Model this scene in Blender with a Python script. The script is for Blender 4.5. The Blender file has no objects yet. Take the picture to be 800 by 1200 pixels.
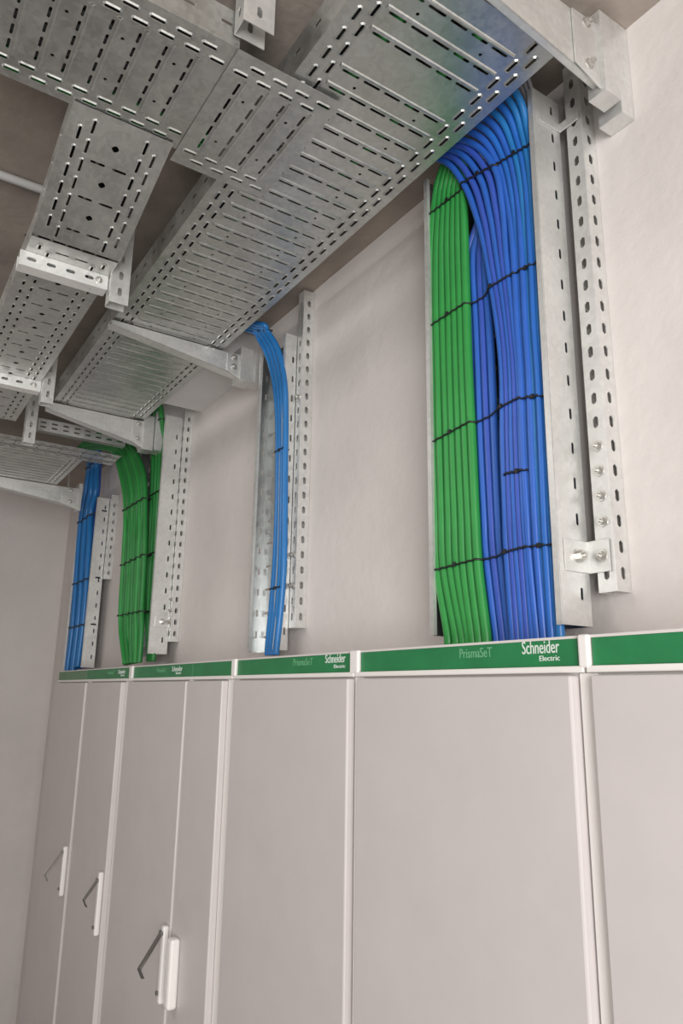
import bpy, math, random
from mathutils import Vector, Matrix
random.seed(7)
S = bpy.context.scene
COL = S.collection
EYE = 2.1                                    # camera height above the floor
# ---------------------------------------------------------------- camera
YAW, PITCH, ROLL, FPX = 0.990882864, 0.242732385, -0.0150194098, 859.409732
_f = Vector((-math.sin(YAW)*math.cos(PITCH), math.cos(YAW)*math.cos(PITCH), math.sin(PITCH)))
_r = Vector((math.cos(YAW), math.sin(YAW), 0)); _d = _f.cross(_r)
_c, _s = math.cos(ROLL), math.sin(ROLL)
AX = (_r*_c + _d*_s, _d*_c - _r*_s, _f)
cam = bpy.data.cameras.new('camera'); camo = bpy.data.objects.new('camera', cam); COL.objects.link(camo)
cam.sensor_fit = 'VERTICAL'; cam.sensor_height = 36; cam.lens = FPX/1200*36; cam.clip_start = .02
mw = Matrix((AX[0], -AX[1], -AX[2])).transposed().to_4x4(); mw.translation = (0, 0, EYE)
camo.matrix_world = mw
S.camera = camo
def at(px, py, Y):
    """measured point of the photograph, standing at distance Y in front of the camera wall-wise"""
    d = AX[0]*((px-400)/FPX) + AX[1]*((py-600)/FPX) + AX[2]
    t = Y/d.y
    return Vector((d.x*t, Y, d.z*t))
# ---------------------------------------------------------------- materials
def nodes(name):
    m = bpy.data.materials.new(name); m.use_nodes = True
    nt = m.node_tree; b = nt.nodes['Principled BSDF']
    return m, nt, b
def plain(name, col, rough=.5, metal=0., var=0., scale=6., bump=0., bscale=40., detail=6, spec=.5):
    m, nt, b = nodes(name)
    b.inputs['Roughness'].default_value = rough; b.inputs['Metallic'].default_value = metal
    b.inputs['Specular IOR Level'].default_value = spec
    tc = nt.nodes.new('ShaderNodeTexCoord')
    if var:
        n = nt.nodes.new('ShaderNodeTexNoise'); n.inputs['Scale'].default_value = scale; n.inputs['Detail'].default_value = detail
        n.inputs['Roughness'].default_value = .62
        nt.links.new(tc.outputs['Object'], n.inputs['Vector'])
        r = nt.nodes.new('ShaderNodeValToRGB')
        r.color_ramp.elements[0].position = .3; r.color_ramp.elements[1].position = .7
        r.color_ramp.elements[0].color = tuple(max(0, c*(1-var)) for c in col)+(1,)
        r.color_ramp.elements[1].color = tuple(min(1, c*(1+var)) for c in col)+(1,)
        nt.links.new(n.outputs['Fac'], r.inputs['Fac']); nt.links.new(r.outputs['Color'], b.inputs['Base Color'])
    else:
        b.inputs['Base Color'].default_value = tuple(col)+(1,)
    if bump:
        n2 = nt.nodes.new('ShaderNodeTexNoise'); n2.inputs['Scale'].default_value = bscale; n2.inputs['Detail'].default_value = 5
        nt.links.new(tc.outputs['Object'], n2.inputs['Vector'])
        bp = nt.nodes.new('ShaderNodeBump'); bp.inputs['Strength'].default_value = bump; bp.inputs['Distance'].default_value = .01
        nt.links.new(n2.outputs['Fac'], bp.inputs['Height']); nt.links.new(bp.outputs['Normal'], b.inputs['Normal'])
    return m
def galv(name, col, metal, r0, r1, var=.12):
    """galvanised sheet: crystalline spangle plus cloudy roughness"""
    m, nt, b = nodes(name)
    tc = nt.nodes.new('ShaderNodeTexCoord')
    v = nt.nodes.new('ShaderNodeTexVoronoi'); v.inputs['Scale'].default_value = 95
    n = nt.nodes.new('ShaderNodeTexNoise'); n.inputs['Scale'].default_value = 9; n.inputs['Detail'].default_value = 7
    for x in (v, n): nt.links.new(tc.outputs['Object'], x.inputs['Vector'])
    sep = nt.nodes.new('ShaderNodeSeparateColor'); nt.links.new(v.outputs['Color'], sep.inputs[0])
    mx = nt.nodes.new('ShaderNodeMath'); mx.operation = 'MULTIPLY_ADD'; mx.inputs[1].default_value = .2
    nt.links.new(sep.outputs[0], mx.inputs[0])
    sc = nt.nodes.new('ShaderNodeMath'); sc.operation = 'MULTIPLY'; sc.inputs[1].default_value = .8
    nt.links.new(n.outputs['Fac'], sc.inputs[0]); nt.links.new(sc.outputs[0], mx.inputs[2])
    r = nt.nodes.new('ShaderNodeValToRGB'); r.color_ramp.elements[0].position = .25; r.color_ramp.elements[1].position = .85
    r.color_ramp.elements[0].color = tuple(c*(1-var) for c in col)+(1,)
    r.color_ramp.elements[1].color = tuple(min(1, c*(1+var)) for c in col)+(1,)
    nt.links.new(mx.outputs[0], r.inputs['Fac']); nt.links.new(r.outputs['Color'], b.inputs['Base Color'])
    mr = nt.nodes.new('ShaderNodeMapRange'); mr.inputs['From Min'].default_value = .2; mr.inputs['From Max'].default_value = .9
    mr.inputs['To Min'].default_value = r0; mr.inputs['To Max'].default_value = r1
    nt.links.new(mx.outputs[0], mr.inputs['Value']); nt.links.new(mr.outputs[0], b.inputs['Roughness'])
    b.inputs['Metallic'].default_value = metal
    bp = nt.nodes.new('ShaderNodeBump'); bp.inputs['Strength'].default_value = .12; bp.inputs['Distance'].default_value = .004
    nt.links.new(n.outputs['Fac'], bp.inputs['Height']); nt.links.new(bp.outputs['Normal'], b.inputs['Normal'])
    return m
M = dict(
    wall=plain('painted_plaster', (.70, .655, .63), .85, var=.07, scale=2.2, bump=.25, bscale=28),
    lwall=plain('grey_plaster', (.64, .60, .58), .85, var=.06, scale=2.0, bump=.25, bscale=28),
    ceil=plain('raw_concrete', (.34, .29, .25), .9, var=.22, scale=3.5, bump=.5, bscale=14),
    beam=plain('pale_concrete', (.62, .61, .60), .85, var=.05, scale=3, bump=.15),
    floor=plain('screed_floor', (.27, .255, .24), .7, var=.15, scale=3),
    galv=galv('galvanised_sheet', (.56, .57, .55), .88, .28, .50, .24),
    sheet=galv('smooth_shaded_zinc_sheet', (.48, .495, .49), .97, .27, .38, .10),  # smoother zinc, coloured darker to imitate shade inside the risers
    galvb=galv('lit_zinc_channel', (.88, .88, .86), .4, .25, .45, .1),  # crossbar zinc coloured brighter to imitate light reflected off it
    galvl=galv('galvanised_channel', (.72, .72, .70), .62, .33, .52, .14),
    zinc=plain('zinc_bolt', (.62, .61, .58), .35, .9),
    door=plain('light_grey_door_paint', (.615, .57, .56), .42, var=.035, scale=5),
    body=plain('cabinet_frame_paint', (.70, .66, .64), .45, var=.02, scale=5),
    white=plain('white_plastic', (.86, .83, .80), .4),
    green=plain('green_header_plastic', (.018, .20, .068), .42, var=.12, scale=14),
    fgreen=plain('faded_green_header_plastic', (.12, .24, .13), .5, var=.12, scale=14),
    letter=plain('white_lettering', (.74, .80, .75), .5),
    cg=plain('green_cable_sheath', (.028, .27, .055), .36, var=.12, scale=7, spec=.45),
    cg2=plain('dark_green_cable_sheath', (.02, .20, .042), .38, var=.12, scale=7, spec=.45),
    cb=plain('blue_cable_sheath', (.025, .115, .48), .34, var=.12, scale=7, spec=.5),
    cb2=plain('sky_blue_cable_sheath', (.02, .175, .47), .34, var=.12, scale=7, spec=.5),
    cb3=plain('violet_blue_cable_sheath', (.036, .09, .44), .34, var=.12, scale=7, spec=.5),
    cb4=plain('mid_blue_cable_sheath', (.02, .135, .50), .34, var=.12, scale=7, spec=.5),
    faint=plain('worn_pale_lettering', (.16, .42, .22), .5),
    cgy=plain('grey_cable_sheath', (.42, .42, .45), .4),
    tie=plain('black_nylon', (.012, .012, .013), .45),
    steel=plain('brushed_lever_steel', (.30, .29, .28), .33, .85),
    pipe=plain('white_conduit', (.72, .71, .70), .45),
)
# ---------------------------------------------------------------- object helpers
def tag(o, label=None, cat=None, group=None, kind=None):
    if label: o['label'] = label
    if cat: o['category'] = cat
    if group: o['group'] = group
    if kind: o['kind'] = kind
    return o
def thing(name, loc, label, cat, group=None):
    o = bpy.data.objects.new(name, None); COL.objects.link(o); o.empty_display_size = .05
    o.location = (loc[0], loc[1], loc[2]+EYE)
    return tag(o, label, cat, group)
class MB:
    def __init__(s): s.v = []; s.f = []; s.smooth = False
    def quad(s, *p):
        i = len(s.v); s.v += [Vector(q) for q in p]; s.f.append(tuple(range(i, i+len(p))))
    def box(s, x0, x1, y0, y1, z0, z1):
        i = len(s.v)
        s.v += [Vector((x, y, z)) for z in (z0, z1) for y in (y0, y1) for x in (x0, x1)]
        for q in ((0, 2, 3, 1), (4, 5, 7, 6), (0, 1, 5, 4), (2, 6, 7, 3), (0, 4, 6, 2), (1, 3, 7, 5)):
            s.f.append(tuple(i+k for k in q))
        return s
    def prism(s, pts, ext):
        """polygon (list of 3-D points) extruded by the vector ext"""
        n = len(pts); i = len(s.v); e = Vector(ext)
        s.v += [Vector(p) for p in pts] + [Vector(p)+e for p in pts]
        s.f.append(tuple(range(i+n-1, i-1, -1))); s.f.append(tuple(range(i+n, i+2*n)))
        for k in range(n): s.f.append((i+k, i+(k+1) % n, i+n+(k+1) % n, i+n+k))
        return s
    def cyl(s, a, b, r, n=12, r2=None):
        a, b = Vector(a), Vector(b); d = (b-a).normalized()
        u = d.orthogonal().normalized(); w = d.cross(u); i = len(s.v); r2 = r if r2 is None else r2
        for c, rr in ((a, r), (b, r2)):
            s.v += [c+(u*math.cos(2*math.pi*k/n)+w*math.sin(2*math.pi*k/n))*rr for k in range(n)]
        s.f.append(tuple(range(i+n-1, i-1, -1))); s.f.append(tuple(range(i+n, i+2*n)))
        for k in range(n): s.f.append((i+k, i+(k+1) % n, i+n+(k+1) % n, i+n+k))
        return s
    def tube(s, pts, r, n=10, closed=False):
        N = len(pts); T = []
        for k in range(N):
            a = pts[(k-1) % N] if closed or k else pts[0]; b = pts[(k+1) % N] if closed or k < N-1 else pts[-1]
            T.append((b-a).normalized())
        u = T[0].orthogonal().normalized(); i = len(s.v)
        for k in range(N):
            u = (u - T[k]*u.dot(T[k])).normalized(); w = T[k].cross(u)
            s.v += [pts[k]+(u*math.cos(2*math.pi*j/n)+w*math.sin(2*math.pi*j/n))*r for j in range(n)]
        for k in range(N if closed else N-1):
            a = i+k*n; b = i+((k+1) % N)*n
            for j in range(n): s.f.append((a+j, a+(j+1) % n, b+(j+1) % n, b+j))
        if not closed:
            s.f.append(tuple(range(i+n-1, i-1, -1))); s.f.append(tuple(range(i+(N-1)*n, i+N*n)))
        s.smooth = True
        return s
    def build(s, name, mat, parent=None, bevel=0, thick=0, smooth=None, base=None):
        off = Vector((0, 0, 0))
        if parent is not None:
            p = parent
            while p is not None: off += p.location; p = p.parent
        elif base is not None: off = Vector((base[0], base[1], base[2]+EYE))
        me = bpy.data.meshes.new(name)
        me.from_pydata([tuple(v+Vector((0, 0, EYE))-off) for v in s.v], [], s.f); me.materials.append(mat)
        o = bpy.data.objects.new(name, me); COL.objects.link(o); o.parent = parent
        if parent is None: o.location = off
        sm = s.smooth if smooth is None else smooth
        if sm:
            for p in me.polygons: p.use_smooth = True
        if bevel:
            b = o.modifiers.new('bevel', 'BEVEL'); b.width = bevel; b.segments = 2; b.limit_method = 'ANGLE'
        if thick:
            t = o.modifiers.new('sheet', 'SOLIDIFY'); t.thickness = thick; t.offset = 0
        return o
def perf(m, u0, u1, v0, v1, slots, P, rim=0.):
    """sheet u0..u1 x v0..v1 with real slots (cu, cv, lu, lv); P(u, v, n) maps to space, n = height out of the sheet; rim = embossed lip"""
    bands = {}
    for c in slots: bands.setdefault((round(c[1], 5), round(c[3], 5)), []).append(c)
    pad = .0035 if rim else 0
    vs = v0
    for (cv, lv) in sorted(bands):
        a, b = cv-lv/2-pad, cv+lv/2+pad
        if a > vs+1e-6: m.quad(P(u0, vs, 0), P(u1, vs, 0), P(u1, a, 0), P(u0, a, 0))
        us = u0
        for c in sorted(bands[(cv, lv)]):
            x, y = c[0]-c[2]/2-pad, c[0]+c[2]/2+pad
            if x < us or y > u1: continue
            m.quad(P(us, a, 0), P(x, a, 0), P(x, b, 0), P(us, b, 0)); us = y
            def octo(x0, x1, y0, y1, h):
                k = min(x1-x0, y1-y0)*.36
                return [P(*q, h) for q in ((x0+k, y0), (x1-k, y0), (x1, y0+k), (x1, y1-k), (x1-k, y1), (x0+k, y1), (x0, y1-k), (x0, y0+k))]
            i = len(m.v)
            if rim: rings = [octo(x, y, a, b, 0), octo(x+pad*.7, y-pad*.7, a+pad*.7, b-pad*.7, rim), octo(x+pad, y-pad, a+pad, b-pad, rim*.8)]
            else: rings = [octo(x, y, a, b, 0)]
            m.v += [Vector(q) for q in (P(x, a, 0), P(y, a, 0), P(y, b, 0), P(x, b, 0))]
            for R in rings: m.v += [Vector(q) for q in R]
            o = i+4
            for t in ((i, o+7, o), (i+1, o+1, o+2), (i+2, o+3, o+4), (i+3, o+5, o+6)): m.f.append(t)
            for q in range(len(rings)-1):
                A = o+q*8; B = A+8
                for k in range(8): m.f.append((A+k, A+(k+1) % 8, B+(k+1) % 8, B+k))
        m.quad(P(us, a, 0), P(u1, a, 0), P(u1, b, 0), P(us, b, 0))
        vs = b
    m.quad(P(u0, vs, 0), P(u1, vs, 0), P(u1, v1, 0), P(u0, v1, 0))
def frange(a, b, p):
    out = []; x = a
    while x <= b+1e-9: out.append(x); x += p
    return out
# ---------------------------------------------------------------- cable tray
def make_tray(origin, U, V, L, W, h, label, group='galvanised cable trays', pitch=.0525, rib=True, ribs=None, phase=0., slot=.030, name='cable_tray',
              lowf=True, highf=True, skip=(), nseg=5, vgap=.07):
    """tray: origin is one bottom corner, U runs along, V across; flanges go up"""
    U, V = Vector(U).normalized(), Vector(V).normalized(); Nn = U.cross(V)
    if Nn.z > 0: Nn = -Nn                               # Nn points down, out of the underside
    O = Vector(origin)
    t = thing(name, O+U*(L/2)+V*(W/2), label, 'cable tray', group)
    def P(u, v, n): return O+U*u+V*v+Nn*n
    m = MB(); sl = []
    e1, e2 = .027, .052
    for u in frange(.03+phase, L-.02, pitch):
        sl += [(u+pitch*.5, e1, slot, .0065), (u+pitch*.5, W-e1, slot, .0065), (u, e2, slot, .0065), (u, W-e2, slot, .0065)]
    perf_rib = []
    if rib:
        a, b = vgap, W-vgap; seg = (b-a)/nseg
        for k, u in enumerate(frange(.03+phase+.010, L-.03, pitch)):
            if any(p < u < q for p, q in skip): continue
            for q in range(nseg): perf_rib.append((u, a+seg*(q+.5), .0062, seg-.012))
            if k % 2 == 0:
                for q in (1, nseg-1): perf_rib.append((u+pitch/2, a+seg*q, .0075, .0075))
            # embossed ridge beside the slots
            c0, c1 = P(u+.0085, a-.004, 0), P(u+.0085, b+.004, 0)
            prof = [(-.0055, 0), (-.003, .0026), (0, .0034), (.003, .0026), (.0055, 0)]
            for j in range(4):
                (p0, n0), (p1, n1) = prof[j], prof[j+1]
                m.quad(c0+U*p0+Nn*n0, c0+U*p1+Nn*n1, c1+U*p1+Nn*n1, c1+U*p0+Nn*n0)
    elif ribs:
        for (u, v, lu, lv) in ribs: perf_rib.append((u, v, lu, lv))
    rim = [s for s in sl]
    # the two edge zones carry embossed slots, the middle carries plain ones
    mid0, mid1 = e2+.011, W-e2-.011
    perf(m, 0, L, 0, mid0, [s for s in rim if s[1] < W/2], P, .0028)
    perf(m, 0, L, mid1, W, [s for s in rim if s[1] > W/2], P, .0028)
    perf(m, 0, L, mid0, mid1, perf_rib, P)
    m.build('tray_base', M['galv'], t, thick=.0012)
    for on, v, sgn in ((lowf, 0, 1), (highf, W, -1)):
        if not on: continue
        f = MB()
        def Q(u, w, n): return O+U*u+V*(v-sgn*n)-Nn*w
        ss = []
        for u in frange(.045, L-.03, .0525*1.5): ss.append((u, h*.55, .024, .007))
        perf(f, 0, L, 0, h, ss, Q)
        # folded lip along the top
        f.quad(Q(0, h, 0), Q(L, h, 0), Q(L, h, -.013), Q(0, h, -.013))
        f.quad(Q(0, h, -.013), Q(L, h, -.013), Q(L, h-.007, -.013), Q(0, h-.007, -.013))
        f.build('side_flange', M['galv'], t, thick=.0012)
    return t, P
def hexbolt(parent, p, n, r=.008, ln=.007, name='bolt', washer=True):
    p, n = Vector(p), Vector(n).normalized(); m = MB()
    if washer: m.cyl(p, p+n*.002, r*1.45, 14)
    m.cyl(p+n*.002, p+n*(.002+ln), r, 6)
    m.cyl(p+n*(.002+ln), p+n*(.008+ln), r*.5, 8)
    return m.build(name, M['zinc'], parent)
# ================================================================ setting
ZC = 1.396; WY = 1.2; LX = -5.46
ZF = -EYE
def struct(name, m, mat): return tag(m.build(name, mat), kind='structure')
struct('floor', MB().box(LX-.2, 3.2, -2.6, 1.4, ZF-.1, ZF), M['floor'])
struct('ceiling', MB().box(LX-.2, 3.2, -2.6, 1.4, ZC, ZC+.2), M['ceil'])
struct('wall_back', MB().box(LX-.2, 3.2, WY, WY+.2, ZF, ZC), M['wall'])
struct('wall_left', MB().box(LX-.2, LX, -2.6, WY, ZF, ZC), M['lwall'])
struct('wall_front', MB().box(LX-.2, -.9, -2.6, -2.4, ZF, ZC), M['lwall'])
struct('ceiling_beam_1', MB().box(-3.02, -2.46, 1.006, WY, 1.254, ZC), M['beam'])  # concrete beam under the ceiling, paler grey than the ceiling itself
c = MB().cyl((-1.99, -.9, 1.381), (-1.99, .36, 1.381), .0125, 14); c.smooth = True
tag(c.build('conduit', M['pipe'], base=(-1.99, -.9, 1.381)), 'thin white conduit pipe crossing the bare concrete ceiling at far left', 'pipe')
# ================================================================ ceiling trays
ZA = 1.24; YR = .593; YW = 1.0
make_tray((-2.40, YR, ZA), (1, 0, 0), (0, 1, 0), 1.632, YW-YR, .080, 'long wide galvanised tray with ribbed slots above the broad blue and green riser', phase=.005, skip=((1.392, 1.418),))
make_tray((-3.30, YR, ZA), (1, 0, 0), (0, 1, 0), .895, YW-YR, .080, 'wide slotted tray length between the two cantilever arms, above the twin green cable bundles', phase=.01)
make_tray((-1.445, -.55, ZA-.006), (0, 1, 0), (1, 0, 0), 1.02, .335, .080, 'wide slotted tray crossing the top left corner, running toward the wall', phase=.02, lowf=True)
make_tray((-1.485, .468, ZA-.009), (0, 1, 0), (1, 0, 0), .245, .375, .0, 'short slotted tray piece joining the crossing tray to the long wide tray', phase=.0, lowf=False, highf=False)
# sloping drop and the low narrow tray
def narrow_ribs(L, W):
    out = []
    for k, u in enumerate(frange(.05, L-.04, .0525)):
        if k % 2 == 0: out += [(u, W/2-.025, .0065, .034), (u, W/2+.025, .0065, .034)]
        else: out.append((u, W/2, .016, .016))
    return out
sl = Vector((-1.425-.385*math.cos(.30), .232, 1.228-.385*math.sin(.30)))
make_tray(sl, (math.cos(.30), 0, math.sin(.30)), (0, 1, 0), .385, .222, .060, 'short sloping galvanised tray dropping from the crossing tray, with round holes', rib=False, ribs=narrow_ribs(.385, .222), slot=.034)
make_tray((-3.28, .235, 1.125), (1, 0, 0), (0, 1, 0), 1.46, .22, .060, 'low narrow perforated tray running away at far left below the sloping tray', rib=False, ribs=narrow_ribs(1.46, .22), slot=.022, pitch=.0525)
make_tray((-3.752, .36, 1.147), (0, 1, 0), (1, 0, 0), .645, .19, .058, 'short narrow tray across the far end, letting the curving green bundle down', rib=False, ribs=narrow_ribs(.645, .19), slot=.026, highf=False)
make_tray((-4.32, .36, 1.15), (1, 0, 0), (0, 1, 0), .565, .50, .060, 'farthest cable tray, near the left wall above the thin blue riser', phase=.01)
# ================================================================ hangers and crossbars
def u_strut(m, x0, x1, y0, y1, z0, z1, face, pitch=.05, slot=(.011, .026), holes=True, open_back=True):
    """vertical slotted channel; 'face' = list of sides to close: 'f' front (-y), 'r' right (+x), 'l' left"""
    for s in face:
        if s == 'f': P = lambda u, v, n: (u, y0-n, v); a, b = x0, x1
        elif s == 'k': P = lambda u, v, n: (u, y1+n, v); a, b = x0, x1
        elif s == 'r': P = lambda u, v, n: (x1+n, u, v); a, b = y0, y1
        else: P = lambda u, v, n: (x0-n, u, v); a, b = y0, y1
        cu = (a+b)/2
        ss = [(cu, z, slot[0], slot[1]) for z in frange(z0+.035, z1-.02, pitch)] if holes else []
        perf(m, a, b, z0, z1, ss, P)
def hanger(x, y0, y1, z0, label, w=.041):
    t = thing('hanger_strut', (x, (y0+y1)/2, z0), label, 'strut', 'vertical ceiling hangers')
    m = MB(); u_strut(m, x-w, x, y0, y1, z0, ZC-.006, 'rlf')
    m.build('channel', M['galvl'], t, thick=.002)
    MB().box(x-w-.03, x+.03, y0-.02, y1+.02, ZC-.006, ZC).build('ceiling_plate', M['galvl'], t, bevel=.001)
    hexbolt(t, (x+.016, y1+.008, ZC-.006), (0, 0, -1))
    hexbolt(t, (x+.0011, (y0+y1)/2, ZC-.05), (1, 0, 0))
    return t
hanger(-1.875, .456, .507, 1.038, 'slotted hanger strut bolted to the ceiling beside the lower end of the sloping tray')
hanger(-2.745, .458, .500, 1.035, 'slotted hanger strut at the right end of the second bright crossbar')
hanger(-3.30, .50, .545, 1.045, 'farthest slotted hanger strut, beside the perforated rung with two slot rows')
hanger(-1.062, .455, .52, 1.252, 'short upright channel behind the edge of the crossing tray, top of the photo')
def crossbar(x, y0, y1, z, label):
    t = thing('crossbar', (x, (y0+y1)/2, z), label, 'crossbar', 'crossbars under the narrow tray')
    m = MB()
    P = lambda u, v, n: (x+n, u, v)
    perf(m, y0, y1, z-.041, z, [(u, z-.020, .024, .010) for u in frange(y0+.03, y1-.02, .05)], P)
    P2 = lambda u, v, n: (v, u, z-.041-n)
    perf(m, y0, y1, x-.041, x, [], P2)
    P3 = lambda u, v, n: (x-.041-n, u, v)
    perf(m, y0, y1, z-.041, z, [], P3)
    m.build('channel', M['galvb'], t, thick=.002)
    hexbolt(t, (x+.001, y1-.025, z-.02), (1, 0, 0), .007)
    return t
crossbar(-1.90, .222, .453, 1.1238, 'bright crossbar channel under the foot of the sloping tray')
crossbar(-2.77, .20, .456, 1.1238, 'second bright crossbar channel, at the left photo edge below the first')
# perforated rung with two rows of slots
t = thing('slotted_rung', (-3.6, .8, 1.18), 'pale perforated rung with two rows of slots next to the curving green bundle', 'rung')
m = MB()
P = lambda u, v, n: (-3.52+n, u, v)
perf(m, .585, 1.0, 1.188, 1.246, [(u, z, .028, .008) for z in (1.206, 1.228) for u in frange(.61, .99, .052)], P)
P = lambda u, v, n: (v, u, 1.188-n)
perf(m, .585, 1.0, -3.56, -3.52, [], P)
m.build('perforated_face', M['galvl'], t, thick=.002)
MB().box(-3.56, -3.515, .997, 1.002, 1.186, 1.248).build('end_cap', M['galvl'], t)
# ================================================================ cantilever arms
def arm(x, y0, y1, zt, zb0, zb1, label, thick=.045, root=None, boltside=1, post=None):
    """tapered arm from the tip y0 to the root y1; web faces +x"""
    t = thing('cantilever_arm', (x, y1, zb1), label, 'bracket', 'cantilever arms on the wall')
    m = MB()
    web = [(x, y0, zt), (x, y0, zb0), (x, y1, zb1), (x, y1, zt)]
    m.prism(web, (-.003, 0, 0))
    m.prism([(x, y0, zb0), (x, y1, zb1), (x, y1, zb1+.003), (x, y0, zb0+.003)], (-thick, 0, 0))
    m.prism([(x, y0, zt), (x, y0, zt-.003), (x, y1, zt-.003), (x, y1, zt)], (-thick, 0, 0))
    m.prism([(x-thick, y0, zt), (x-thick, y0, zb0), (x-thick, y1, zb1), (x-thick, y1, zt)], (.003, 0, 0))
    m.build('arm_web', M['galvl'], t, bevel=.0012)
    r = root or (.07, .012)
    MB().box(x-thick-.012, x+.014, y1, y1+r[1], zb1-.02, zt+.03).build('root_plate', M['galvl'], t, bevel=.001)
    b = MB().prism([(x+.001, y1-r[0], zb1+.012), (x+.001, y1, zb1-.012), (x+.001, y1, zt), (x+.001, y1-r[0], zt-.004)], (.004, 0, 0))
    b.build('gusset', M['galvl'], t, bevel=.001)
    for z in (zb1+.028, zt-.018): hexbolt(t, (x+.005, y1-r[0]*.45, z), (1, 0, 0), .008)
    return t
def post(x0, x1, z0, label, y0=None, z1=ZC-.002):
    t = thing('wall_post', ((x0+x1)/2, WY, z0), label, 'strut', 'short wall posts')
    m = MB(); u_strut(m, x0, x1, (y0 or 1.16), WY-.001, z0, z1, 'frl', holes=False)
    m.quad((x0, y0 or 1.16, z0), (x1, y0 or 1.16, z0), (x1, WY-.001, z0), (x0, WY-.001, z0))
    m.build('channel', M['galvl'], t, thick=.002)
    hexbolt(t, ((x0+x1)/2+.008, (y0 or 1.16)-.001, z0+.05), (0, -1, 0), .007)
    return t
arm(-.748, .55, 1.095, 1.345, 1.268, 1.198, 'big cantilever arm nearest the camera, top right, closing the long wide tray', thick=.016, root=(.075, .05))
post(-.80, -.745, 1.165, 'short wall post carrying the nearest cantilever arm at the top right')
arm(-2.345, .585, 1.065, 1.234, 1.216, 1.150, 'tapered cantilever arm under the wide tray, left of the narrow blue riser', root=(.05, .055))
post(-2.395, -2.325, 1.135, 'short wall post behind the cantilever arm left of the narrow blue riser', y0=1.122, z1=1.253)
arm(-3.245, .57, 1.00, 1.234, 1.20, 1.115, 'tapered cantilever arm above the curving green bundle, next along the wide tray', root=(.05, .05))
post(-3.30, -3.225, 1.10, 'short wall post behind the cantilever arm above the curving green bundle', y0=1.055)
arm(-4.33, .30, .985, 1.148, 1.12, 1.035, 'farthest cantilever arm by the left wall, under the last tray', root=(.09, .02))
t = thing('threaded_rod', (-4.352, .93, 1.1485), 'thin threaded rod hanging the farthest cantilever arm from the ceiling', 'rod')
MB().cyl((-4.352, .93, 1.1485), (-4.352, .93, ZC-.002), .005, 10).build('rod', M['zinc'], t, smooth=False)
MB().cyl((-4.352, .93, 1.150), (-4.352, .93, 1.160), .011, 6).build('nut', M['zinc'], t)
MB().cyl((-4.352, .93, ZC-.012), (-4.352, .93, ZC), .016, 12).build('ceiling_anchor', M['zinc'], t)
# ================================================================ risers on the wall
def riser(x0, x1, yf, yb, z0, z1, label, pitch=.072):
    t = thing('riser_tray', ((x0+x1)/2, yb, z0), label, 'cable tray', 'upright trays on the wall')
    m = MB(); P = lambda u, v, n: (u, yb-n, v)
    ss = []
    n = max(1, int((x1-x0)/.09))
    for z in frange(z0+.05, z1-.03, .08):
        for k in range(n): ss.append((x0+(x1-x0)*(k+.5)/n, z, .03, .008))
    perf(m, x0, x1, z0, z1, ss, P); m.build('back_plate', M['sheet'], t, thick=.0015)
    for x, s in ((x0, 1), (x1, -1)):
        f = MB(); Q = lambda u, v, n: (x-s*n, u, v)
        cy = yf+(yb-yf)*.70
        perf(f, yf, yb, z0, z1, [(cy, z, .007, .024) for z in frange(z0+.06, z1-.03, pitch)], Q)
        f.build('side_flange', M['galvl' if s < 0 else 'sheet'], t, thick=.0015)  # right flange paler as if lit, left one darker as if shaded
        f = MB(); a, b = sorted((x, x+s*.012))
        f.box(a-.0012, b, yf-.0022, yf-.0005, z0, z1); c_ = sorted((x+s*.0105, x+s*.012)); f.box(c_[0], c_[1], yf-.0005, yf+.007, z0, z1)
        f.build('front_lip', M['galvl'], t)  # paler metal imitates the lip catching light
    return t
def wall_strut(x0, x1, y0, z0, z1, label, bolts=()):
    t = thing('slotted_strut', ((x0+x1)/2, WY, z0), label, 'strut', 'slotted struts on the wall')
    m = MB(); u_strut(m, x0, x1, y0, WY-.001, z0, z1, 'frl', slot=(.012, .024))
    m.build('channel', M['galvl'], t, thick=.002)
    for z in bolts:
        hexbolt(t, ((x0+x1)/2, y0-.001, z), (0, -1, 0), .008)
    return t
# broad riser, right
rz1 = 1.30
riser(-1.267, -.899, 1.073, 1.155, .128, rz1, 'broad upright tray holding the wide green and blue cable bundle')
wall_strut(-.8805, -.8415, 1.158, .19, 1.38, 'slotted strut on the wall right of the broad blue and green riser', bolts=(.325, .375, .425, .475))
# narrow riser, middle
riser(-2.262, -2.066, 1.112, 1.155, .13, 1.22, 'narrow upright tray holding the thin blue bundle, middle of the wall')
wall_strut(-2.064, -2.028, 1.158, .20, 1.385, 'slotted strut on the wall right of the thin blue bundle, middle', bolts=(.335, .435, .985))
# green riser, left
riser(-3.50, -3.138, 1.073, 1.155, .155, 1.25, 'upright tray beside the twin green bundles under the ceiling beam')
wall_strut(-3.136, -3.122, 1.158, .21, 1.30, 'thin slotted strut on the wall right of the twin green bundles', bolts=(.345, .395))
# blue riser, far left
riser(-4.70, -4.27, 1.087, 1.155, .12, 1.10, 'farthest upright tray beside the blue bundle near the left wall')
wall_strut(-4.262, -4.235, 1.158, .62, 1.12, 'short slotted strut behind the farthest blue bundle near the left wall')
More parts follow.
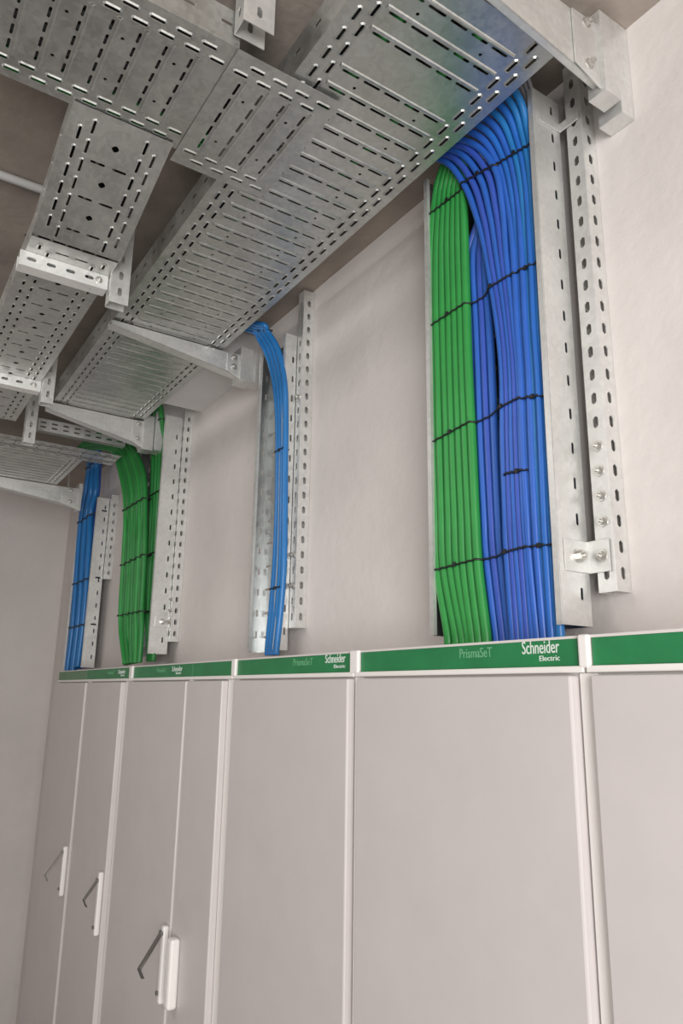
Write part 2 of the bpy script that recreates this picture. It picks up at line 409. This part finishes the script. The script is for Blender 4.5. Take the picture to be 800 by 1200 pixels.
# angle brackets between riser and strut
def angle_bracket(xs, yf, yb, xr, y0, z, label, h=.062, bolts=True):
    t = thing('angle_bracket', (xs, yb, z), label, 'bracket', 'angle brackets on the risers')
    m = MB()
    m.box(xs+.0015, xs+.0045, yf, y0-.004, z, z+h); m.box(xs+.0015, xr, y0-.006, y0-.003, z, z+h)
    m.build('bent_plate', M['galvl'], t, bevel=.001)
    if not bolts: return t
    hexbolt(t, (xs+.0045, (yf+y0)/2, z+h/2), (1, 0, 0), .010, .012)
    hexbolt(t, ((xs+xr)/2+.008, y0-.006, z+h/2), (0, -1, 0), .009)
    return t
angle_bracket(-.899, 1.085, 1.155, -.848, 1.158, .228, 'bent angle bracket with two bolts at the foot of the broad riser')
angle_bracket(-.899, 1.085, 1.155, -.845, 1.158, 1.22, 'thin bent bracket without bolts at the top of the broad riser, under the nearest arm', .022, False)
angle_bracket(-3.138, 1.09, 1.155, -3.122, 1.158, .27, 'bent angle bracket at the foot of the green riser', .05)
# ================================================================ cables
def spline(pts, n=9):
    out = []
    P = [pts[0]*2-pts[1]]+pts+[pts[-1]*2-pts[-2]]
    for i in range(1, len(P)-2):
        p0, p1, p2, p3 = P[i-1:i+3]
        for k in range(n):
            t = k/n
            out.append(.5*((2*p1)+(p2-p0)*t+(2*p0-5*p1+4*p2-p3)*t*t+(3*p1-p0-3*p2+p3)*t**3))
    out.append(pts[-1]); return out
def cable(pts, r, mat, label, group, cat='cable'):
    sp = spline(pts)
    m = MB().tube(sp, r, 12)
    o = m.build('cable', mat, base=sp[-1]); tag(o, label, cat, group)
    return sp
def on_z(sp, z):
    for a, b in zip(sp, sp[1:]):
        if (a.z-z)*(b.z-z) <= 0 and a.z != b.z: return a.lerp(b, (z-a.z)/(b.z-a.z))
    return None
def lerp(a, b, t): return a+(b-a)*t
ORD = ['first', 'second', 'third', 'fourth', 'fifth', 'sixth', 'seventh', 'eighth', 'ninth', 'tenth', 'eleventh', 'twelfth', 'thirteenth', 'fourteenth']
ZT = .101
def down(p, z=ZT): return Vector((p.x, p.y, z))
BIG_G, BIG_B = [], []
# green, broad riser
NG = 7
for k in range(NG):
    t = k/(NG-1); j = lambda s=1.2: random.uniform(-s, s)*.5
    Y = 1.088
    P = [at(lerp(519, 545, t), 186, 1.07), at(lerp(512, 543, t), 222, Y), at(lerp(506.5, 544, t)+j(), 280, Y), at(lerp(506, 546, t)+j(), 350, Y),
         at(lerp(507, 549, t)+j(), 430, Y), at(lerp(509, 553, t)+j(), 520, Y), at(lerp(511, 556.5, t)+j(), 600, Y), at(lerp(513, 560, t)+j(), 665, Y), at(lerp(526, 569, t)+j(3), 742, Y)]
    P.append(down(P[-1]))
    P.insert(0, Vector((P[0].x-.06, 1.03, 1.345))); P.insert(0, Vector((P[0].x-.10, .97, 1.352)))
    BIG_G.append(cable(P, .0105, M['cg'], '%s green cable from the left in the broad riser' % ORD[k], 'green cables in the broad riser'))
# blue, broad riser: V go straight behind, F fan in from the left, R come down at right
rows = [300, 380, 440, 520, 600, 650, 744]
def blue(xs, Y, top, r, mat, label):
    P = [at(x+random.uniform(-.7, .7), y, Y) for x, y in zip(xs, rows) if x is not None]
    P = [Vector(p) for p in top]+P; P.append(down(P[-1]))
    BIG_B.append(cable(P, r, mat, label, 'blue cables in the broad riser'))
nb = 0
for k in range(4):
    t = k/3
    tx = lerp(-1.135, -1.10, t)
    blue([lerp(549, 569, t), lerp(551, 573, t), lerp(553, 576, t), lerp(556, 579, t), lerp(559.5, 583, t), lerp(562.5, 587, t), lerp(573.5, 597, t)], 1.104,
         [(tx-.22, .95, 1.335), (tx-.06, 1.02, 1.325), (tx+.005, 1.085, 1.25), (tx+.03, 1.104, 1.12)], .0092, M[('cb3', 'cb')[k % 2]], '%s blue cable beside the green ones, straight down behind the fan, broad riser' % ORD[k])
for k in range(5):
    t = k/4
    e = at(lerp(516, 548, t), lerp(187, 166, t), 1.05); e2 = at(lerp(543, 579, t), lerp(215, 196, t), 1.075); e3 = at(lerp(560, 589, t), lerp(258, 244, t), 1.083)
    blue([lerp(570, 594, t), lerp(584, 603, t), lerp(589, 608, t), lerp(590, 611, t), lerp(593, 614, t), lerp(595, 617, t), lerp(601, 624, t)], 1.086,
         [(e.x-.28, .94, 1.352), (e.x-.12, 1.0, 1.348), e, e2, e3], .0084, M[('cb', 'cb3')[k % 2]], '%s blue cable of the fan sweeping over the green ones, broad riser' % ORD[k])
for k in range(7):
    t = k/6
    e = at(lerp(558, 606, t), lerp(158, 112, t), 1.05); e2 = at(lerp(584, 618, t), lerp(192, 152, t), 1.082); e3 = at(lerp(596, 627, t), lerp(240, 205, t), 1.088)
    blue([lerp(602, 633, t), lerp(606, 637, t), lerp(610, 640, t), lerp(613, 644, t), lerp(617, 648, t), lerp(620, 650.5, t), lerp(629, 656, t)], 1.086 if k % 2 == 0 else 1.092,
         [(e.x-lerp(.26, .12, t), .94, 1.352), (e.x-lerp(.1, .03, t), 1.0, 1.348), e, e2, e3], .0084, M[('cb', 'cb4', 'cb', 'cb2', 'cb4', 'cb2', 'cb2')[k]],
         '%s blue cable of the straight group next to the right flange, broad riser' % ORD[k])
# grey cables, top of the broad riser
for k in range(4):
    t = k/3
    P = [Vector((-.955+.02*k, .97, 1.352)), Vector((-.935+.018*k, 1.0, 1.35)), at(lerp(603, 618, t), lerp(100, 90, t), 1.075), at(lerp(617, 626, t), lerp(128, 122, t), 1.09), at(lerp(629, 634, t), lerp(165, 158, t), 1.105),
         at(lerp(635, 638, t), 230, 1.125), at(lerp(637, 640, t), 330, 1.135)]
    cable(P, .0045, M['cgy'], '%s thin grey cable from the left, above the blue ones at the broad riser' % ORD[k], 'thin grey cables')
# narrow riser, middle
MID = []
for k in range(4):
    t = k/3
    w = lambda a, b: lerp(a, b, t)
    Y = 1.118
    P = [Vector((-2.47+.01*k, .97, 1.345)), Vector((-2.36, 1.0, 1.342)), at(w(296, 305), w(388, 380), 1.05), at(w(304, 314), w(398, 390), 1.08), at(w(314, 326), w(418, 411), 1.10), at(w(322, 333), w(450, 447), 1.11), at(w(325.5, 334.5), 490, Y), at(w(326, 334), 540, Y),
         at(w(325, 333.5), 600, Y), at(w(322.5, 332.5), 660, Y), at(w(318.5, 329), 710, Y), at(w(314, 324), 758, Y)]
    P.append(down(P[-1], .115))
    MID.append(cable(P, .0105, M['cb2'], '%s blue cable from the left in the narrow middle riser' % ORD[k], 'blue cables in the narrow riser'))
# curving green bundle, left
GRL = []
NL = 9
for k in range(NL):
    t = k/(NL-1); w = lambda a, b: lerp(a, b, t)+random.uniform(-.5, .5)
    Y = 1.048 if k % 2 == 0 else 1.057
    P = [Vector((lerp(-4.0, -3.70, t), .88, 1.275)), Vector((lerp(-3.86, -3.58, t), .97, 1.268)), at(w(133, 150), w(530, 519), 1.03), at(w(140, 161), w(549, 534), 1.04), at(w(146, 169), w(580, 562), 1.047), at(w(147, 170), 610, Y), at(w(146, 169.5), 640, Y), at(w(144.5, 168), 670, Y),
         at(w(141.5, 166.5), 710, Y), at(w(141.5, 165.5), 740, Y), at(w(146, 163.5), 774, Y)]
    P.append(down(P[-1], .125))
    GRL.append(cable(P, .0125, M['cg2'] if k % 3 else M['cg'], '%s green cable from the left in the curving bundle at far left' % ORD[k], 'green cables in the curving bundle'))
GRS = []
for k in range(4):
    t = k/3; w = lambda a, b: lerp(a, b, t)+random.uniform(-.3, .3)
    Y = 1.10
    P = [Vector((lerp(-3.60, -3.48, t), .93, 1.335)), Vector((lerp(-3.46, -3.40, t), 1.0, 1.337)), at(w(171, 184), w(482, 474), 1.04), at(w(176, 189), w(494, 488), 1.07), at(w(178.5, 191.5), 515, Y), at(w(179.5, 191), 545, Y), at(w(178.5, 189), 580, Y),
         at(w(177, 186.5), 620, Y), at(w(174, 183.5), 665, Y), at(w(172, 180.5), 705, Y), at(w(173, 180), 735, Y), at(w(175, 180), 765, Y)]
    P.append(down(P[-1], .125))
    GRS.append(cable(P, .0125, M['cg2'], '%s green cable from the left inside the upright tray under the ceiling beam' % ORD[k], 'green cables in the upright tray'))
# far left blue
FBL = []
for k in range(6):
    t = k/5; w = lambda a, b: lerp(a, b, t)+random.uniform(-.4, .4)
    Y = 1.10 if k % 2 == 0 else 1.118
    P = [at(w(105, 116), 522, 1.06), at(w(104.5, 116), 545, Y), at(w(101, 114.5), 575, Y), at(w(96, 109), 600, Y), at(w(93, 108), 630, Y), at(w(91, 106), 662, Y), at(w(88, 103), 700, Y), at(w(85, 100), 735, Y), at(w(80, 95), 776, Y)]
    P.append(down(P[-1], .06) if k < 4 else down(P[-1], .125))
    FBL.append(cable(P, .0165, M['cb'] if k % 2 else M['cb2'], '%s blue cable from the left in the farthest riser near the left wall' % ORD[k], 'blue cables in the farthest riser'))
# cables lying in the trays; the black ones are added so the slots read dark
for k in range(9):
    x = -1.425+.034*k
    P = [Vector((x, -.5, 1.2525)), Vector((x+.004, -.1, 1.2525)), Vector((x-.003, .15, 1.2525)), Vector((x+.003, .40, 1.2525)), Vector((x+.002, .56, 1.2545))]
    g = k < 2
    cable(P, .0155, M['cg' if g else 'tie'], '%s cable from the left lying in the crossing tray, %s through its slots' % (ORD[k], 'green' if g else 'added black to look dark'), 'cables in the crossing tray')
for k in range(10):
    y = .625+.0375*k
    P = [Vector((-2.36, y, 1.2585)), Vector((-1.7, y+.002, 1.2585)), Vector((-1.2, y-.002, 1.2585)), Vector((-.80, y, 1.2585))]
    g = k in (2, 6)
    cable(P, .0165, M['cg' if g else 'tie'], '%s cable from the room side lying in the long wide tray, %s through the slots' % (ORD[k], 'green' if g else 'added black to look dark'), 'cables in the long wide tray')
for k in range(5):  # black cables added to make the narrow tray slots look dark
    y = .268+.038*k
    P = [Vector((-3.26, y, 1.143)), Vector((-2.7, y+.002, 1.143)), Vector((-2.2, y-.002, 1.143)), Vector((-1.95, y, 1.143)), Vector((-1.83, y, 1.147)), Vector((-1.79, y, 1.156))]
    e = Vector((math.cos(.30), 0, math.sin(.30)))
    P = [q for q in P[:4]]+[Vector((-1.845, y, 1.146)), Vector((-1.79, y, 1.159)), Vector((-1.79, y, 1.159))+e*.18, Vector((-1.79, y, 1.159))+e*.34]
    cable(P, .0155, M['tie'], '%s added black cable from the room side, darkening slots of the low narrow and sloping trays' % ORD[k], 'added cables in the low narrow tray')
# black cord over the foot of the sloping tray
P = [at(30, 274, .238), at(52, 281, .28), at(74, 292, .335), at(100, 297, .385), at(118, 301, .42), at(128, 312, .45)]
P = [q+Vector((0, 0, -.004)) for q in P]
cable(P, .003, M['tie'], 'black cord strung across the foot of the sloping tray, above the bright crossbar', None, 'cord')
# ================================================================ cable ties
def tie(cables, zs, rad, label, group, r=.0023, back=.014, tail=True, over=None):
    """black tie drawn tight around cables; zs = height at the left and right end"""
    pts = []
    z0, z1 = zs
    c = []
    for i, sp in enumerate(cables):
        q = on_z(sp, z0 if len(cables) == 1 else lerp(z0, z1, i/(len(cables)-1)))
        if q: c.append(q)
    c.sort(key=lambda q: q.x)
    fr = []
    fr.append(c[0]+Vector((-rad-r, 0, 0)))
    for i, q in enumerate(c):
        fr.append(q+Vector((-rad*.4, -rad*.95-r, -.001))); fr.append(q+Vector((rad*.4, -rad*.95-r, .001)))
        if i < len(c)-1:
            mm = (q+c[i+1])/2; fr.append(mm+Vector((0, -rad*.78-r, 0)))
    fr.append(c[-1]+Vector((rad+r, 0, 0)))
    if over is not None: fr[-1] = Vector(over)
    yb = max(q.y for q in c)+rad+back*.3
    bk = [Vector((fr[-1].x, yb, fr[-1].z)), Vector(((fr[0].x+fr[-1].x)/2, yb+.002, (fr[0].z+fr[-1].z)/2)), Vector((fr[0].x, yb, fr[0].z))]
    loop = fr+bk
    sm = []
    for a, b in zip(loop, loop[1:]+loop[:1]): sm += [a, a.lerp(b, .5)]
    t = thing('cable_tie', (fr[0]+fr[-1])/2, label, 'cable tie', group)
    MB().tube(sm, r, 6, closed=True).build('strap', M['tie'], t)
    h = fr[len(fr)//2]
    MB().box(h.x-.004, h.x+.004, h.y-.004, h.y+.001, h.z-.005, h.z+.005).build('tie_head', M['tie'], t, bevel=.001)
def hz(px, py, Y=1.078): return at(px, py, Y).z
V_, F_, R_ = BIG_B[:4], BIG_B[4:9], BIG_B[9:]
g = 'ties on the broad riser'
tie(BIG_G, (hz(504, 250), hz(541, 222)), .0105, 'uppermost black tie on the green cables of the broad riser', g)
tie(F_, (hz(545, 217), hz(582, 196)), .0092, 'uppermost black tie on the blue fan of the broad riser', g)
tie(R_, (hz(585, 192), hz(632, 160)), .0092, 'uppermost black tie on the straight blue group of the broad riser', g)
for nm, a, m_, m2, b in (('second', (504, 382), (550, 352), (590, 327), (640, 300)), ('third', (507, 518), (556, 492), (600, 470), (648, 459)), ('lowest', (511, 668), (561, 655), (606, 643), (656, 636))):
    tie(BIG_G, (hz(*a), hz(*m_)), .0105, '%s black tie %son the green cables of the broad riser' % (nm, '' if nm == 'lowest' else 'from the top '), g)
    if nm == 'second': tie(V_+F_, (hz(*m_), hz(*m2)), .0092, 'second black tie from the top across the blue fan of the broad riser', g)
    else: tie(V_+F_, (hz(*m_), hz(*m2)), .0092, '%s black tie across the left half of the blue cables, broad riser' % nm, g)
    tie(R_, (hz(*m2), hz(*b)), .0092, '%s black tie on the straight blue group by the right flange, broad riser' % nm, g)
tie(F_[1:]+R_[:2], (hz(591, 556), hz(623, 548)), .0092, 'short black tie midway on the blue cables, between two longer ties', g)
tie(MID, (hz(296, 396, 1.07), hz(316, 383, 1.07)), .0105, 'uppermost black tie where the thin blue bundle leaves the tray', 'ties on the narrow riser')
for py, nm in ((530, 'black tie at mid height of the thin blue bundle, hooked to its tray flange'), (689, 'lowest black tie of the thin blue bundle, hooked to its tray flange')):
    z = hz(322, py, 1.108); tie(MID, (z, z), .0105, nm, 'ties on the narrow riser', over=(-2.058, 1.118, z))
for (a, b), nm in zip((((146, 598), (170, 583)), ((144, 662), (168, 650)), ((138, 722), (166, 716))), ('uppermost', 'middle', 'lowest')):
    tie(GRL, (hz(*a, 1.04), hz(*b, 1.04)), .0125, '%s black tie around the curving green bundle at far left' % nm, 'ties on the curving green bundle', r=.0035)
for py, nm in ((502, 'uppermost'), (578, 'second'), (647, 'third'), (715, 'lowest')):
    z = hz(182, py, 1.09); tie(GRS, (z, z), .0125, '%s black tie on the green cables inside the upright tray' % nm, 'ties in the upright tray', r=.003)
for py, nm in ((553, 'uppermost'), (609, 'second'), (680, 'third'), (732, 'lowest')):
    z = hz(98, py, 1.09)
    tie(FBL, (z, z), .0165, '%s black tie on the farthest blue bundle by the left wall' % nm, 'ties on the farthest riser', r=.0042, over=None if nm == 'uppermost' else (-4.262, 1.12, z))
# ================================================================ cabinets
YH = 1.0; YD = .975; DEEP = .195
def text(body, size, x, z, parent, name='lettering', width=None, y=YH-.0012, mat=None):
    cu = bpy.data.curves.new('lettering_outline', 'FONT'); cu.body = body; cu.size = size; cu.extrude = .0004; cu.align_x = 'LEFT'; cu.resolution_u = 3
    tmp = bpy.data.objects.new('tmp_lettering', cu); COL.objects.link(tmp)
    bpy.context.view_layer.update()
    dg = bpy.context.evaluated_depsgraph_get()
    me = bpy.data.meshes.new_from_object(tmp.evaluated_get(dg)); bpy.data.objects.remove(tmp)
    xs = [v.co.x for v in me.vertices]; w = max(xs)-min(xs); k = (width/w) if width else 1
    off = Vector((0, 0, 0)); p = parent
    while p is not None: off += p.location; p = p.parent
    mn = min(xs)
    for v in me.vertices:
        c = v.co
        v.co = Vector((x+(c.x-mn)*k, y-c.z, z+c.y+EYE))-off
    me.materials.clear(); me.materials.append(M[mat or ('faint' if body == 'PrismaSeT' else 'letter')])
    o = bpy.data.objects.new(name, me); COL.objects.link(o); o.parent = parent
    return o
def handle(door, x, z0, z1, tip, ztop, second=None):
    p = MB().box(x-.011, x+.011, YD-.020, YD, z0, z1).build('handle_plate', M['white'], door, bevel=.006)
    m = MB()
    a = Vector((x-.004, YD-.02, ztop)); b = Vector(tip)
    d = (b-a).normalized(); s = Vector((1, 0, 0)); s = (s-d*s.dot(d)).normalized(); n = d.cross(s)
    def bar(a, b, w, h):
        m.prism([a-s*w-n*h, a+s*w-n*h, a+s*w+n*h, a-s*w+n*h], b-a)
    bar(a, b, .007, .004)
    bar(b, b+Vector((0, .012, -.025)), .007, .004)
    m.cyl(a-Vector((.012, 0, 0)), a+Vector((.012, 0, 0)), .006, 10)
    m.build('lever', M['steel'], door, bevel=.001)
    k = MB().cyl((x-.004, YD-.026, z0+.03), (x-.004, YD-.02, z0+.03), .007, 10)
    k.build('lock', M['steel'], door)
    if second:
        MB().box(second-.017, second+.017, YD-.030, YD-.0005, z0+.002, z1-.012).build('handle_guard', M['white'], door, bevel=.009)
CAB = [  # body x0, x1, headers, doors
    (-4.380, -3.095, [(-4.380, -3.80, 'fgreen'), (-3.795, -3.115, 'green')], [(-4.37, -3.731), (-3.693, -3.165)]),
    (-3.095, -2.108, [(-3.075, -2.445, 'green'), (-2.440, -2.118, 'green')], [(-3.073, -2.446), (-2.425, -2.149)]),
    (-2.108, -1.448, [(-2.088, -1.466, 'green')], [(-2.069, -1.453)]),
    (-1.448, -.792, [(-1.430, -.803, 'green')], [(-1.417, -.809)]),
    (-.792, -.15, [(-.780, -.165, 'green')], [(-.771, -.17)]),
]
CL = ['farthest light grey cabinet with two doors and two open levers, by the left wall',
      'light grey double door cabinet with an open lever on a white plate, second from left',
      'light grey single door cabinet below the thin blue bundle',
      'light grey single door cabinet below the broad blue and green riser',
      'rightmost light grey cabinet, cut off by the photo edge']
DZ0, DZ1 = -1.96, .034
for i, (x0, x1, hs, ds) in enumerate(CAB):
    t = thing('cabinet', ((x0+x1)/2, 1.1, ZF), CL[i], 'cabinet', 'row of electrical cabinets')
    MB().box(x0+.001, x1-.001, YH, YH+DEEP, ZF+.001, .0955).build('body', M['body'], t, bevel=.002)
    MB().box(x0+.003, x1-.003, YH-.004, YH-.0005, .094, .0985).build('top_trim', M['body'], t)
    MB().box(x0+.003, x1-.003, YH-.010, YH-.0005, .0385, .0495).build('bottom_trim', M['white'], t, bevel=.002)
    for k, (a, b, mt) in enumerate(hs):
        h = MB().box(a, b, YH-.003, YH-.0002, .0495, .094).build('header_panel', M[mt], t, bevel=.001)
        if mt == 'fgreen': tag(h, 'faded green header panel')
        yy = YH-.0035
        if i == 3:
            text('PrismaSeT', .026, -1.092, .0705, h, width=.088, y=yy)
            text('Schneider', .032, -.929, .0725, h, width=.083, y=yy); text('Electric', .013, -.890, .0595, h, width=.044, y=yy)
        if i == 2:
            text('PrismaSeT', .026, -1.746, .0705, h, width=.10, y=yy)
            text('Schneider', .030, -1.585, .0735, h, width=.09, y=yy); text('Electric', .012, -1.545, .0605, h, width=.05, y=yy)
        if i == 1 and k == 0:
            text('PrismaSeT', .022, -2.80, .069, h, width=.10, y=yy); text('Schneider', .026, -2.64, .070, h, width=.10, y=yy); text('Electric', .012, -2.60, .0595, h, width=.05, y=yy)
        if i == 0 and k == 1:
            text('PrismaSeT', .022, -3.45, .069, h, width=.10, y=yy); text('Schneider', .026, -3.29, .070, h, width=.10, y=yy); text('Electric', .012, -3.25, .0595, h, width=.05, y=yy)
    if i < 4:
        xc = hs[-1][1]; xe = CAB[i+1][2][0][0]
        MB().box(xc+.001, xe-.001, YH-.012, YH-.0005, .046, .0995).build('joint_cover', M['white'], t, bevel=.004)
        # upright between neighbouring doors, its white imitating door edges lit from the side
        MB().box(ds[-1][1]+.002, CAB[i+1][3][0][0]-.002, YH-.004, YH-.0005, DZ0, .038).build('lit_edge_post', M['white'], t, bevel=.001)
    if len(ds) == 2:
        MB().box(ds[0][1]+.002, ds[1][0]-.002, YH-.012, YH-.0005, DZ0, .038).build('door_stop', M['white'], t, bevel=.001)
    MB().box(x0+.01, x1-.01, YH-.006, YH-.0005, ZF+.001, ZF+.12).build('plinth', M['body'], t, bevel=.002)
    for k, (a, b) in enumerate(ds):
        d = MB().box(a, b, YD, YH-.001, DZ0, DZ1).build('door', M['door'], t, bevel=.004)
        if i == 0 and k == 0: handle(d, b-.03, -.915, -.705, at(53, 1026, .885), -.728)
        if i == 0 and k == 1: handle(d, b-.02, -.935, -.705, at(98, 1055, .90), -.735)
        if i == 1 and k == 0: handle(d, b-.014, -.945, -.725, at(163, 1136, .865), -.745, second=None)
        if i == 1 and k == 1:
            MB().box(a+.036, a+.075, YD-.032, YD, -.930, -.737).build('handle_guard', M['white'], d, bevel=.009)
# ================================================================ light
w = bpy.data.worlds.new('daylight'); S.world = w; w.use_nodes = True
bg = w.node_tree.nodes['Background']; bg.inputs['Color'].default_value = (1.0, .985, .975, 1); bg.inputs['Strength'].default_value = .36
def area(name, loc, rot, sx, sy, e, col=(1, .985, .97)):
    l = bpy.data.lights.new(name, 'AREA'); l.shape = 'RECTANGLE'; l.size = sx; l.size_y = sy; l.energy = e; l.color = col
    o = bpy.data.objects.new(name, l); COL.objects.link(o); o.location = loc; o.rotation_euler = rot
    return o
area('doorway_daylight', (2.1, -.9, EYE-.25), (math.radians(90), 0, math.radians(62)), 1.8, 2.2, 128)
area('upper_area_light', (-2.2, -1.1, EYE+1.33), (math.radians(28), 0, 0), 2.4, .3, 14, (1, .97, .94))  # unseen area light below the ceiling, no fixture modelled
vs = S.view_settings; vs.view_transform = 'Standard'; vs.look = 'None'; vs.gamma = 1; vs.use_curve_mapping = False; vs.exposure = .22
